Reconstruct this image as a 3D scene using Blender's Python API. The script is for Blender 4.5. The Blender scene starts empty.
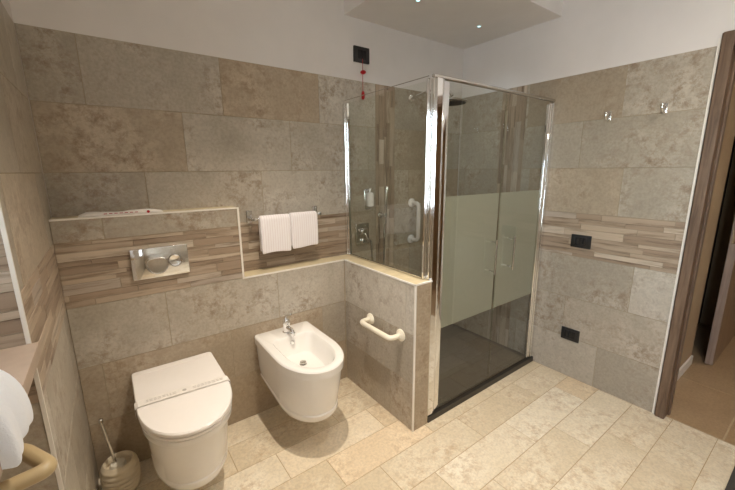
import bpy, bmesh, math, random
from mathutils import Vector, Matrix
PI = math.pi
SC = bpy.context.scene
C = SC.collection
# ------------------------------------------------------------------ room measures (metres)
D = .125            # how far the low wall stands in front of the back wall
W = 2.784           # right wall
T = 2.096           # top of the tiling
CEIL = 2.78
SOF = 2.4806        # underside of the dropped ceiling
H1, H2 = 1.304, .899
X1, XH, XT = .790, 1.475, 1.600
YH = -.828
YC = -.928          # corner of the left wall where the window niche starts
YD = -1.612         # tile edge by the doorway
YD2 = -2.46         # far side of the doorway
YF = -3.4
# ------------------------------------------------------------------ material helpers
def mat(name):
    m = bpy.data.materials.new(name); m.use_nodes = True
    nt = m.node_tree; b = nt.nodes['Principled BSDF']
    return m, nt, b
def srgb(r, g, b):
    f = lambda c: (c/255/12.92) if c/255 <= .04045 else ((c/255+.055)/1.055)**2.4
    return (f(r), f(g), f(b), 1)
def N(nt, t, **k):
    n = nt.nodes.new(t)
    for a, v in k.items():
        if a in n.inputs: n.inputs[a].default_value = v
        else: setattr(n, a, v)
    return n
def ramp(nt, stops, src):
    r = nt.nodes.new('ShaderNodeValToRGB')
    e = r.color_ramp.elements
    while len(e) < len(stops): e.new(.5)
    for i, (p, c) in enumerate(stops): e[i].position = p; e[i].color = c
    nt.links.new(src, r.inputs[0]); return r
def mixc(nt, fac, a, b, mode='MIX'):
    m = nt.nodes.new('ShaderNodeMix'); m.data_type = 'RGBA'; m.blend_type = mode
    for i, v in ((0, fac), (6, a), (7, b)):
        if hasattr(v, 'node'): nt.links.new(v, m.inputs[i])
        else: m.inputs[i].default_value = v
    return m.outputs[2]
def coords(nt, scale=(1, 1, 1), seeded=True):
    g = N(nt, 'ShaderNodeNewGeometry')
    mp = nt.nodes.new('ShaderNodeMapping'); mp.inputs['Scale'].default_value = scale
    if seeded:
        a = N(nt, 'ShaderNodeAttribute', attribute_name='seed')
        s = nt.nodes.new('ShaderNodeVectorMath'); s.operation = 'SCALE'; s.inputs['Scale'].default_value = 23
        nt.links.new(a.outputs['Color'], s.inputs[0])
        v = nt.nodes.new('ShaderNodeVectorMath'); v.operation = 'ADD'
        nt.links.new(g.outputs['Position'], v.inputs[0]); nt.links.new(s.outputs[0], v.inputs[1])
        nt.links.new(v.outputs[0], mp.inputs[0]); return mp.outputs[0], a
    nt.links.new(g.outputs['Position'], mp.inputs[0]); return mp.outputs[0], None
def bump(nt, b, h, s=.2, d=.002):
    n = N(nt, 'ShaderNodeBump'); n.inputs['Strength'].default_value = s; n.inputs['Distance'].default_value = d
    nt.links.new(h, n.inputs['Height']); nt.links.new(n.outputs[0], b.inputs['Normal'])
def stone(name, lo, mid, hi, stain, rough=.42, amount=.45, sc=1.0, per_tile=.6, rb=.25):
    m, nt, b = mat(name)
    v, a = coords(nt)
    n1 = N(nt, 'ShaderNodeTexNoise', Scale=2.6*sc, Detail=7.0, Roughness=.66, Distortion=.12); nt.links.new(v, n1.inputs['Vector'])
    n2 = N(nt, 'ShaderNodeTexNoise', Scale=17.0*sc, Detail=8.0, Roughness=.8, Distortion=.15); nt.links.new(v, n2.inputs['Vector'])
    n3 = N(nt, 'ShaderNodeTexNoise', Scale=70.0*sc, Detail=3.0, Roughness=.6); nt.links.new(v, n3.inputs['Vector'])
    sep = N(nt, 'ShaderNodeSeparateColor'); nt.links.new(a.outputs['Color'], sep.inputs[0])
    # base tone: per tile value + broad clouds
    mm = N(nt, 'ShaderNodeMath', operation='MULTIPLY_ADD'); nt.links.new(sep.outputs[0], mm.inputs[0]); mm.inputs[1].default_value = per_tile
    nt.links.new(n1.outputs['Fac'], mm.inputs[2])
    sb = N(nt, 'ShaderNodeMath', operation='SUBTRACT'); nt.links.new(mm.outputs[0], sb.inputs[0]); sb.inputs[1].default_value = per_tile*.5
    r = ramp(nt, [(.3, lo), (.5, mid), (.72, hi)], sb.outputs[0])
    wt = ramp(nt, [(.55, (1.0, 1.0, 1.0, 1)), (1.0, (.98, .88, .77, 1))], sep.outputs[1])
    tinted = mixc(nt, 1.0, r.outputs[0], wt.outputs[0], 'MULTIPLY')
    # patches of pitting: broad mask times fine noise
    msk = ramp(nt, [(.44, (0, 0, 0, 1)), (.58, (1, 1, 1, 1))], n1.outputs['Fac'])
    fin = ramp(nt, [(.46, (0, 0, 0, 1)), (.62, (1, 1, 1, 1))], n2.outputs['Fac'])
    mu = N(nt, 'ShaderNodeMath', operation='MULTIPLY'); nt.links.new(msk.outputs[0], mu.inputs[0]); nt.links.new(fin.outputs[0], mu.inputs[1])
    mu2 = N(nt, 'ShaderNodeMath', operation='MULTIPLY'); nt.links.new(mu.outputs[0], mu2.inputs[0]); mu2.inputs[1].default_value = amount
    c = mixc(nt, mu2.outputs[0], tinted, stain)
    sp = ramp(nt, [(.3, (.86, .86, .86, 1)), (.6, (1.04, 1.04, 1.04, 1))], n3.outputs['Fac'])
    c = mixc(nt, 1.0, c, sp.outputs[0], 'MULTIPLY')
    nt.links.new(c, b.inputs['Base Color'])
    b.inputs['Roughness'].default_value = rough
    b.inputs['Specular IOR Level'].default_value = .45
    bump(nt, b, n2.outputs['Fac'], rb, .0015)
    return m
def plain(name, col, rough=.5, metal=0.0, noise=.06, scale=30, bmp=0.0):
    m, nt, b = mat(name)
    v, _ = coords(nt, seeded=False)
    n = N(nt, 'ShaderNodeTexNoise', Scale=float(scale), Detail=4.0); nt.links.new(v, n.inputs['Vector'])
    lo = tuple(c*(1-noise) for c in col[:3]) + (1,); hi = tuple(min(1, c*(1+noise)) for c in col[:3]) + (1,)
    r = ramp(nt, [(.35, lo), (.65, hi)], n.outputs['Fac'])
    nt.links.new(r.outputs[0], b.inputs['Base Color'])
    b.inputs['Roughness'].default_value = rough; b.inputs['Metallic'].default_value = metal
    if bmp: bump(nt, b, n.outputs['Fac'], bmp, .001)
    return m
M = {}
M['tile'] = stone('wall_stone', srgb(170,160,144), srgb(189,180,165), srgb(206,199,186), srgb(134,110,84), .36, .75, per_tile=.34)
M['floor'] = stone('floor_travertine', srgb(216,200,172), srgb(230,217,193), srgb(242,232,212), srgb(186,156,116), .42, .65, 1.1, .3, .15)
M['grout'] = plain('grout', srgb(166,152,128), .8)
M['floor_grout'] = plain('floor_grout', srgb(184,160,122), .8)
M['plaster'] = plain('white_plaster', srgb(232,227,223), .75, noise=.015, scale=6, bmp=.03)
M['trim'] = plain('white_trim', srgb(238,232,222), .3, noise=.01)
M['ceramic'] = plain('ceramic', srgb(242,238,232), .08, noise=.006)
M['ceramic'].node_tree.nodes['Principled BSDF'].inputs['Coat Weight'].default_value = .4
M['seat'] = plain('seat_plastic', srgb(246,240,234), .16, noise=.006)
M['chrome'] = plain('chrome', (.86, .86, .86, 1), .06, 1.0, noise=.01)
M['satin'] = plain('satin_chrome', (.62, .6, .57, 1), .22, 1.0, noise=.02)
M['black'] = plain('black_plastic', (.012, .012, .013, 1), .35)
M['black2'] = plain('black_gloss', (.02, .02, .022, 1), .15)
M['red'] = plain('red_plastic', (.45, .01, .015, 1), .35)
M['cream'] = plain('cream_nylon', srgb(240,232,212), .3, noise=.01)
M['beige'] = plain('beige_nylon', srgb(192,170,130), .35, noise=.02)
M['tray'] = plain('dark_tray', srgb(50,45,38), .35, noise=.15, scale=12)
M['traytile'] = stone('dark_slate_tile', srgb(66,60,52), srgb(78,72,62), srgb(90,82,72), srgb(56,50,42), .3, .4, 1, .3, .1)
M['sillstone'] = plain('sill_stone', srgb(212,196,160), .4, noise=.08, scale=14)
M['roomshade'] = plain('painted_room_shade', srgb(48,38,30), .8)  # near-black colour painted as the shade of the unlit side room
M['ledge'] = plain('window_sill_board', srgb(176,156,138), .4, noise=.08, scale=14)
M['paper'] = plain('paper', srgb(238,232,224), .6)
M['hallfloor'] = stone('hall_tile', srgb(160,134,104), srgb(170,144,112), srgb(180,153,120), srgb(150,125,95), .3, .1, 1, .2, .02)
M['hallgrout'] = plain('hall_grout', srgb(186,164,132), .7)
M['hallwall'] = plain('hall_wall', srgb(178,152,118), .8, noise=.02)
M['mat'] = plain('mat_fabric', srgb(222,214,200), .9, noise=.1, scale=300, bmp=.5)
M['matedge'] = plain('mat_edge', srgb(66,62,58), .8, noise=.1, scale=200)
M['brown'] = plain('brown_glaze', srgb(222,208,182), .35, noise=.05, scale=20)
M['bristle'] = plain('bristle', srgb(225,220,205), .8)
# wood look mosaic strips: tone from the per-piece seed, streaks along the piece
def strips(name, scale):
    m, nt, b = mat(name)
    v, a = coords(nt, scale)
    n = N(nt, 'ShaderNodeTexNoise', Scale=9.0, Detail=7.0, Roughness=.65, Distortion=.3); nt.links.new(v, n.inputs['Vector'])
    sep = N(nt, 'ShaderNodeSeparateColor'); nt.links.new(a.outputs['Color'], sep.inputs[0])
    r = ramp(nt, [(0, srgb(158,138,118)), (.3, srgb(176,157,136)), (.55, srgb(188,170,149)), (.8, srgb(202,187,168)), (1, srgb(176,162,148))], sep.outputs[0])
    s = ramp(nt, [(.34, (.50, .45, .40, 1)), (.5, (.96, .96, .96, 1)), (.75, (1.12, 1.1, 1.08, 1))], n.outputs['Fac'])
    nt.links.new(mixc(nt, 1.0, r.outputs[0], s.outputs[0], 'MULTIPLY'), b.inputs['Base Color'])
    b.inputs['Roughness'].default_value = .42
    bump(nt, b, n.outputs['Fac'], .2, .001)
    return m
M['strip'] = strips('wood_strip_tiles', (.35, .35, 5))
M['vstrip'] = strips('wood_strip_tiles_upright', (4, 4, .35))
def wood(name, lo, hi, scale=(6, 6, .5), rough=.45):
    m, nt, b = mat(name)
    v, _ = coords(nt, scale, False)
    n = N(nt, 'ShaderNodeTexNoise', Scale=9.0, Detail=7.0, Roughness=.6, Distortion=.4); nt.links.new(v, n.inputs['Vector'])
    r = ramp(nt, [(.32, lo), (.68, hi)], n.outputs['Fac'])
    nt.links.new(r.outputs[0], b.inputs['Base Color']); b.inputs['Roughness'].default_value = rough
    bump(nt, b, n.outputs['Fac'], .15, .001)
    return m
M['frame_wood'] = wood('frame_wood', srgb(92,72,56), srgb(128,104,84))
M['door_wood'] = wood('door_wood', srgb(152,124,94), srgb(176,148,114))
M['door_edge'] = wood('door_edge', srgb(140,118,104), srgb(164,142,126))
# towels: cotton with woven stripes
def terry(name, col, stripe, axis):
    m, nt, b = mat(name)
    v, _ = coords(nt, seeded=False)
    sx = N(nt, 'ShaderNodeSeparateXYZ'); nt.links.new(v, sx.inputs[0])
    w = N(nt, 'ShaderNodeMath', operation='MULTIPLY'); nt.links.new(sx.outputs[axis], w.inputs[0]); w.inputs[1].default_value = 420
    s = N(nt, 'ShaderNodeMath', operation='SINE'); nt.links.new(w.outputs[0], s.inputs[0])
    r = ramp(nt, [(.2, col), (.9, stripe)], s.outputs[0])
    n = N(nt, 'ShaderNodeTexNoise', Scale=420.0, Detail=2.0); nt.links.new(v, n.inputs['Vector'])
    nt.links.new(r.outputs[0], b.inputs['Base Color']); b.inputs['Roughness'].default_value = .95
    b.inputs['Sheen Weight'].default_value = .3
    bump(nt, b, n.outputs['Fac'], .6, .002)
    return m
M['towel'] = terry('towel_cotton', srgb(250,244,243), srgb(240,229,228), 0)
M['towel2'] = terry('towel_white', srgb(236,240,248), srgb(236,240,248), 2)
def glass(name, tint, f0=.5, ior=1.5):
    m = bpy.data.materials.new(name); m.use_nodes = True; nt = m.node_tree; nt.nodes.clear()
    o = N(nt, 'ShaderNodeOutputMaterial'); t = N(nt, 'ShaderNodeBsdfTransparent'); t.inputs[0].default_value = tint
    g = N(nt, 'ShaderNodeBsdfGlossy'); g.inputs['Roughness'].default_value = .0; g.inputs[0].default_value = (1, 1, 1, 1)
    f = N(nt, 'ShaderNodeFresnel'); f.inputs['IOR'].default_value = ior
    mx = N(nt, 'ShaderNodeMixShader'); ge = N(nt, 'ShaderNodeNewGeometry')
    k = N(nt, 'ShaderNodeMath', operation='SUBTRACT'); k.inputs[0].default_value = 1.0; nt.links.new(ge.outputs['Backfacing'], k.inputs[1])
    k2 = N(nt, 'ShaderNodeMath', operation='MULTIPLY'); nt.links.new(k.outputs[0], k2.inputs[0]); nt.links.new(f.outputs[0], k2.inputs[1])
    k3 = N(nt, 'ShaderNodeMath', operation='MULTIPLY'); nt.links.new(k2.outputs[0], k3.inputs[0]); k3.inputs[1].default_value = 1.4
    nt.links.new(k3.outputs[0], mx.inputs[0])
    nt.links.new(t.outputs[0], mx.inputs[1]); nt.links.new(g.outputs[0], mx.inputs[2]); nt.links.new(mx.outputs[0], o.inputs[0])
    return m
M['glass'] = glass('clear_glass', (.96, .97, .945, 1))
M['doorglass'] = glass('door_glass', (.94, .95, .93, 1))
M['winglass'] = glass('window_glass', (.95, .97, .98, 1))
def frost():
    m = bpy.data.materials.new('frosted_film'); m.use_nodes = True; nt = m.node_tree; nt.nodes.clear()
    o = N(nt, 'ShaderNodeOutputMaterial')
    d = N(nt, 'ShaderNodeBsdfDiffuse'); d.inputs[0].default_value = srgb(204,202,186)
    t = N(nt, 'ShaderNodeBsdfTranslucent'); t.inputs[0].default_value = srgb(206,204,188)
    g = N(nt, 'ShaderNodeBsdfGlossy'); g.inputs['Roughness'].default_value = .25
    a = N(nt, 'ShaderNodeMixShader'); a.inputs[0].default_value = .4
    nt.links.new(d.outputs[0], a.inputs[1]); nt.links.new(t.outputs[0], a.inputs[2])
    b = N(nt, 'ShaderNodeMixShader'); b.inputs[0].default_value = .06
    nt.links.new(a.outputs[0], b.inputs[1]); nt.links.new(g.outputs[0], b.inputs[2]); nt.links.new(b.outputs[0], o.inputs[0])
    return m
M['frost'] = frost()
def emit(name, col, s):
    m, nt, b = mat(name)
    b.inputs['Base Color'].default_value = (.8, .8, .8, 1)
    b.inputs['Emission Color'].default_value = col; b.inputs['Emission Strength'].default_value = s
    return m
M['led'] = emit('led_lens', (.35, .8, .95, 1), 2.2)
M['lamp'] = emit('lamp_lens', (1, .86, .68, 1), 20)
M['text'] = plain('grey_print', srgb(186,178,170), .6)
M['glow'] = emit('indicator', (.3, 1, .4, 1), .15)
# ------------------------------------------------------------------ mesh helpers
def box(bm, x0, x1, y0, y1, z0, z1, mi=0, bev=0.0):
    r = bmesh.ops.create_cube(bm, size=1.0)
    vs = r['verts']
    for v in vs:
        v.co.x = x0 if v.co.x < 0 else x1
        v.co.y = y0 if v.co.y < 0 else y1
        v.co.z = z0 if v.co.z < 0 else z1
    fs = set(f for v in vs for f in v.link_faces)
    for f in fs: f.material_index = mi
    if bev:
        es = set(e for v in vs for e in v.link_edges)
        bmesh.ops.bevel(bm, geom=list(es), offset=bev, segments=3, profile=.5, affect='EDGES')
    return vs
def loft(bm, rings, cap0=True, cap1=True, mi=0):
    R = [[bm.verts.new(p) for p in r] for r in rings]
    n = len(R[0])
    for a, b in zip(R, R[1:]):
        for i in range(n):
            f = bm.faces.new((a[i], a[(i+1) % n], b[(i+1) % n], b[i])); f.material_index = mi
    if cap0: bm.faces.new(R[0][::-1]).material_index = mi
    if cap1: bm.faces.new(R[-1]).material_index = mi
def tube(bm, pts, r, n=14, caps=True, mi=0):
    pts = [Vector(p) for p in pts]; rings = []
    up = None
    rr = r if isinstance(r, (list, tuple)) else [r]*len(pts)
    for i, p in enumerate(pts):
        t = (pts[min(i+1, len(pts)-1)] - pts[max(i-1, 0)]).normalized()
        if up is None:
            up = t.orthogonal().normalized()
        else:
            up = (up - t*up.dot(t)).normalized()
        s = t.cross(up)
        rings.append([p + (up*math.cos(2*PI*k/n) + s*math.sin(2*PI*k/n))*rr[i] for k in range(n)])
    loft(bm, rings, caps, caps, mi)
def smooth_path(pts, rad, seg=6):
    pts = [Vector(p) for p in pts]; out = [pts[0]]
    for a, b, c in zip(pts, pts[1:], pts[2:]):
        d1 = (a-b).normalized(); d2 = (c-b).normalized()
        r = min(rad, (a-b).length*.48, (c-b).length*.48)
        p0 = b+d1*r; p2 = b+d2*r
        for k in range(seg+1):
            t = k/seg; out.append(p0*(1-t)**2 + b*2*t*(1-t) + p2*t*t)
    out.append(pts[-1]); return out
def lathe(bm, prof, loc, axis='Z', n=28, mi=0):
    rings = []
    for r, h in prof:
        ring = []
        for k in range(n):
            a = 2*PI*k/n; u, v = r*math.cos(a), r*math.sin(a)
            p = {'Z': (u, v, h), 'Y': (u, -h, v), 'X': (h, u, v)}[axis]
            ring.append(Vector(p)+Vector(loc))
        rings.append(ring)
    loft(bm, rings, True, True, mi)
def finish(name, bm, mats, parent=None, smooth=None, kind=None, label=None, cat=None, group=None, recalc=True):
    if recalc: bmesh.ops.recalc_face_normals(bm, faces=bm.faces)
    me = bpy.data.meshes.new(name); bm.to_mesh(me); bm.free()
    if not isinstance(mats, (list, tuple)): mats = [mats]
    for m in mats: me.materials.append(M[m] if isinstance(m, str) else m)
    if smooth is not None:
        for p in me.polygons: p.use_smooth = True
        me.set_sharp_from_angle(angle=math.radians(smooth))
    o = bpy.data.objects.new(name, me); C.objects.link(o)
    if parent:
        o.parent = parent
        o.matrix_parent_inverse = Matrix.Translation(-parent_loc(parent))
    tag(o, label, cat, group, kind)
    return o
def parent_loc(p):
    v = Vector((0, 0, 0))
    if p.type == 'MESH': return v      # mesh parts already sit in world coordinates
    while p is not None:
        v += p.location; p = p.parent if not p.get('mesh_world') else None
    return v
def tag(o, label=None, cat=None, group=None, kind=None):
    if label: o['label'] = label
    if cat: o['category'] = cat
    if group: o['group'] = group
    if kind: o['kind'] = kind
def thing(name, loc, label, cat, group=None):
    o = bpy.data.objects.new(name, None); C.objects.link(o); o.location = loc
    o.empty_display_size = .05; tag(o, label, cat, group); return o
def copy_tree(o, parent=None):
    c = o.copy(); C.objects.link(c); c.parent = parent
    for ch in list(o.children): copy_tree(ch, c)
    return c
# tiles: raised slabs on a plane. P(u, v, h) maps to the world
class Tiled:
    def __init__(s, seed=1):
        s.bm = bmesh.new(); s.col = s.bm.loops.layers.color.new('seed'); s.rnd = random.Random(seed)
    def slab(s, P, u0, u1, v0, v1, mi, h=.002, gap=.0012, tone=None):
        if u1-u0 < .004 or v1-v0 < .003: return
        a, b, c, d = u0+gap, u1-gap, v0+gap, v1-gap
        e = .0012
        lo = [s.bm.verts.new(P(u, v, 0)) for u, v in ((a, c), (b, c), (b, d), (a, d))]
        hi = [s.bm.verts.new(P(u, v, h)) for u, v in ((a+e, c+e), (b-e, c+e), (b-e, d-e), (a+e, d-e))]
        col = (s.rnd.random(), s.rnd.random(), s.rnd.random(), 1)
        if tone: col = (tone[0], tone[1], col[2], 1)
        fs = [s.bm.faces.new(hi)] + [s.bm.faces.new((lo[i], lo[(i+1) % 4], hi[(i+1) % 4], hi[i])) for i in range(4)]
        for f in fs:
            f.material_index = mi
            for l in f.loops: l[s.col] = col
    def region(s, P, u0, u1, v0, v1, L=.6, H=.3, offs=None, mi=1, gm=2, v_base=0.0, gap=.0012, tone=None):
        """running bond: offs(row) gives the joint offset"""
        q = [s.bm.verts.new(P(u, v, .0004)) for u, v in ((u0, v0), (u1, v0), (u1, v1), (u0, v1))]
        s.bm.faces.new(q).material_index = gm
        k0 = math.floor((v0-v_base)/H+1e-6); k1 = math.ceil((v1-v_base)/H-1e-6)
        for k in range(k0, k1):
            a, b = max(v0, v_base+k*H), min(v1, v_base+(k+1)*H)
            o = offs(k) % L
            j = math.floor((u0-o)/L)
            while o+j*L < u1:
                s.slab(P, max(u0, o+j*L), min(u1, o+(j+1)*L), a, b, mi, gap=gap, tone=tone(k, max(u0, o+j*L)) if tone else None); j += 1
    def mosaic(s, P, u0, u1, v0, v1, mi=3, gm=2, seed=0, hs=(.022, .03, .038, .05)):
        r = random.Random(seed)
        q = [s.bm.verts.new(P(u, v, .0004)) for u, v in ((u0, v0), (u1, v0), (u1, v1), (u0, v1))]
        s.bm.faces.new(q).material_index = gm
        v = v0
        while v < v1-1e-4:
            h = r.choice(hs)
            if v1-v-h < .012: h = v1-v
            u = u0-r.random()*.4
            while u < u1:
                l = r.uniform(.15, .45)
                s.slab(P, max(u0, u), min(u1, u+l), v, v+h, mi, h=.002+r.random()*.0012, gap=.0004); u += l
            v += h
    def done(s, name, mats, **k):
        return finish(name, s.bm, mats, recalc=False, **k)
WM = ['plaster', 'tile', 'grout', 'strip', 'trim', 'vstrip', 'sillstone']
def clipbox(t, *a, mi=0):
    box(t.bm, *a, mi=mi)
E_ = .003
# ------------------------------------------------------------------ back wall
t = Tiled(4)
box(t.bm, -.6, W+.12, E_, .12, 0, CEIL)
Pb = lambda u, v, h: (u, E_-h, v)
ob = {6: .19, 5: .58, 4: .38, 3: .1, 2: .4, 1: .1, 0: .35}
offb = lambda k: ob.get(k, .2)
rows_up = [(0, 1.85, 1.2, T), (XT, 1.85, .0, 1.2), (2.03, W, 0, T)]
def toneb(k, u):      # which slabs are the browner or paler ones
    return {(6, 2): (.55, 1.0), (5, 0): (.5, .95), (5, 1): (.75, .3), (6, 1): (.6, .4), (5, 2): (.7, .5), (4, 1): (.6, .6), (4, 2): (.85, .4), (6, 0): (.4, .6)}.get((k, round((u+.25)/.6)))
for u0, u1, v0, v1 in rows_up:
    if v1 > v0: t.region(Pb, u0, u1, v0, v1, offs=offb, tone=toneb)
t.mosaic(Pb, X1, XT, H2-.02, 1.2, seed=3)
Pv = lambda u, v, h: (1.85+v, E_-h, u)       # upright mosaic in the shower
t.mosaic(Pv, 0, T, 0, .18, mi=5, seed=8)
t.done('wall_back', WM, kind='structure')
# ------------------------------------------------------------------ low wall in front of it
t = Tiled(11)
box(t.bm, 0, X1, -D+E_, .002, 0, H1-.001, mi=6)
box(t.bm, X1, XH, -D+E_, .002, 0, H2-.001, mi=6)
Pl = lambda u, v, h: (u, -D+E_-h, v)
ol = {3: .1, 2: .39, 1: .09, 0: .35, 4: .18}
offl = lambda k: ol.get(k, 0)
t.region(Pl, 0, XH, 0, .9, offs=offl, tone=lambda k, u: {0: (.2, 1.0), 1: (.3, .95) if u < 1 else (.4, .8), 2: (.6, .75) if u < .9 else (.8, .6)}[k])
t.mosaic(Pl, 0, X1, .9, 1.2, seed=21)
t.region(Pl, 0, X1, 1.2, H1-.005, offs=offl)
Ps = lambda u, v, h: (X1+h-.003+.003, -u, v)
t.region(Ps, 0, D-.006, H2, H1-.005, offs=lambda k: 0)
t.done('wall_low', WM, kind='structure')
# half wall beside the shower
t = Tiled(31)
box(t.bm, XH+E_, XT-E_, YH+E_, 0, 0, H2-.001, mi=6)
Ph = lambda u, v, h: (XH+E_-h, -u, v)
t.region(Ph, D, -YH-.006, 0, H2-.006, offs=lambda k: {0: .02, 1: .56, 2: .75}.get(k, 0), tone=lambda k, u: {0: (.35, .85), 1: (.5, .75), 2: (.95, .2)}[k])
Pe = lambda u, v, h: (u, YH+E_-h, v)
t.region(Pe, XH+.006, XT-.006, 0, H2-.006, offs=lambda k: 0, tone=lambda k, u: (.35, 1.0))
Pi = lambda u, v, h: (XT-E_+h, u, v)
t.region(Pi, YH+.006, 0, 0, H2-.006, offs=lambda k: .2*k)
t.done('wall_half', WM, kind='structure')
# white metal edging
def edging(name, boxes):
    bm = bmesh.new()
    for b in boxes: box(bm, *b)
    return finish(name, bm, 'trim', kind='structure')
g = .007
edging('trim_1', [(0, X1+.002, -D-.002, -D+g, H1-g, H1+.001), (X1-g, X1+.003, -D-.002, -D+g, H2+.001, H1-g),
                  (X1-g, XH, -D-.002, -D+g, H2-g, H2+.001)])
edging('trim_2', [(XH-.002, XH+g, YH, -D, H2-g, H2+.001), (XH-.002, XH+g, YH-.002, YH+g, 0, H2+.001),
                  (XH+g, XT, YH-.002, YH+g, H2-g, H2+.001)])
# ------------------------------------------------------------------ left wall with window niche
t = Tiled(41)
NX = -.36
box(t.bm, NX-.15, -E_, YC+E_, .12, 0, CEIL)
Pw = lambda u, v, h: (-E_+h, -u, v)
t.region(Pw, 0, -YC-.006, 0, .9, offs=lambda k: .45+.2*k)
t.mosaic(Pw, 0, -YC-.006, .9, 1.2, seed=43)
t.region(Pw, 0, -YC-.006, 1.2, T, offs=lambda k: .25+.3*k)
Pn = lambda u, v, h: (u, YC+E_-h, v)
t.region(Pn, NX, -.006, 0, .9, offs=lambda k: .1+.3*k)
t.mosaic(Pn, NX, -.006, .9, 1.42, seed=45)
t.region(Pn, NX, -.006, 1.42, T, v_base=1.42, offs=lambda k: .1+.3*k)
t.done('wall_left', WM, kind='structure')
edging('trim_3', [(-g, .002, YC-.002, YC+g, 0, T)])
t = Tiled(47)      # the outer wall of the niche, with the window opening, and the pier beyond it
YP = -1.52
WZ0, WZ1, WY0, WY1 = 1.25, 2.15, YP+.06, YC-.30
box(t.bm, NX-.15, NX, YP, YC+E_, 0, WZ0); box(t.bm, NX-.15, NX, YP, YC+E_, WZ1, CEIL)
box(t.bm, NX-.15, NX, YP, WY0, WZ0, WZ1); box(t.bm, NX-.15, NX, WY1, YC+E_, WZ0, WZ1)
V0, V1, VZ0, VZ1 = -3.2, -2.35, 1.0, 2.2
box(t.bm, NX-.15, -E_, V1, YP, 0, CEIL); box(t.bm, NX-.15, -E_, YF, V0, 0, CEIL)
box(t.bm, NX-.15, -E_, V0, V1, 0, VZ0); box(t.bm, NX-.15, -E_, V0, V1, VZ1, CEIL)
Pq = lambda u, v, h: (-E_+h, -u, v)
for a, b, c, d in ((-YP, -V1, 0, T), (-V0, -YF, 0, T), (-V1, -V0, 0, VZ0)): t.region(Pq, a, b, c, d, offs=lambda k: .2*k)
t.done('wall_window', WM, kind='structure')
# sill board
bm = bmesh.new()
box(bm, NX, .018, YP+.003, YC-.004, 1.035, 1.07, bev=.002)
finish('trim_4', bm, 'ledge', kind='structure')
# window
bm = bmesh.new()
f = .05
xw0, xw1 = NX-.10, NX-.04
for b in ((WY0, WY1, WZ0, WZ0+f), (WY0, WY1, WZ1-f, WZ1), (WY0, WY0+f, WZ0+f, WZ1-f), (WY1-f, WY1, WZ0+f, WZ1-f)):
    box(bm, xw0, xw1, *b)
wn = finish('window_1', bm, 'trim', kind='structure')
bm = bmesh.new(); box(bm, NX-.075, NX-.065, WY0+f, WY1-f, WZ0+f, WZ1-f)
finish('window_pane', bm, 'winglass', parent=wn)
bm = bmesh.new()  # added window, out of view, put in to bring more daylight
for b in ((V0, V1, VZ0, VZ0+f), (V0, V1, VZ1-f, VZ1), (V0, V0+f, VZ0+f, VZ1-f), (V1-f, V1, VZ0+f, VZ1-f)):
    box(bm, -.20, -.14, *b)
wn = finish('window_added', bm, 'trim', kind='structure')
bm = bmesh.new(); box(bm, -.175, -.165, V0+f, V1-f, VZ0+f, VZ1-f)
finish('window_pane', bm, 'winglass', parent=wn)
# ------------------------------------------------------------------ right wall and the doorway
t = Tiled(53)
LZ = 2.13
box(t.bm, W+E_, W+.085, YD, .12, 0, CEIL)
box(t.bm, W+E_, W+.085, YD2, YD, LZ, CEIL)
box(t.bm, W+E_, W+.085, YF, YD2, 0, CEIL)
Pr = lambda u, v, h: (W+E_-h, -u, v)
orr = {6: .62, 5: 1.01, 4: 1.27, 2: .8, 1: 1.02, 0: 1.26}
offr = lambda k: orr.get(k, 0)
VA, VB = .40, .60
for u0, u1 in ((0, VA), (VB, -YD-.006)):
    t.region(Pr, u0, u1, 0, .9, offs=offr)
    t.region(Pr, u0, u1, 1.2, T, offs=offr)
t.mosaic(Pr, VB, -YD-.006, .9, 1.2, seed=57)
t.mosaic(Pr, 0, VA, .9, 1.2, seed=58)
Pz = lambda u, v, h: (W+E_-h, -VA-v, u)
t.mosaic(Pz, 0, T, 0, VB-VA, mi=5, seed=59)
t.region(Pr, -YD2+.06, -YF, 0, T, offs=offr)
t.done('wall_right', WM, kind='structure')
edging('trim_5', [(W-.006, W+g, YD-.003, YD+.008, 0, LZ)])
# wall behind the camera, ceiling, floor
t = Tiled(71)
box(t.bm, -.6, W+.085, YF-.12, YF, 0, CEIL)
Px = lambda u, v, h: (-u, YF+h, v)
t.region(Px, -W, 0, 0, T, offs=lambda k: .2*k)
t.done('wall_front', WM, kind='structure')
bm = bmesh.new(); box(bm, -.6, 5.4, YF-.12, .12, CEIL, CEIL+.1)
box(bm, 1.597, W+.003, -.797, .003, SOF, CEIL)
finish('ceiling', bm, 'plaster', kind='structure')
t = Tiled(61)
box(t.bm, -.6, W+.03, YF-.1, .12, -.1, -.0025)
Pf = lambda u, v, h: (u, -v, -.0022+h)
t.region(Pf, NX, W+.03, 0, -YF, L=.605, H=.2, v_base=.1, mi=1, gm=2, gap=.0014,
         offs=lambda k: .37+.2*k)
t.done('floor', ['floor_grout', 'floor', 'floor_grout'], kind='structure')
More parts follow.
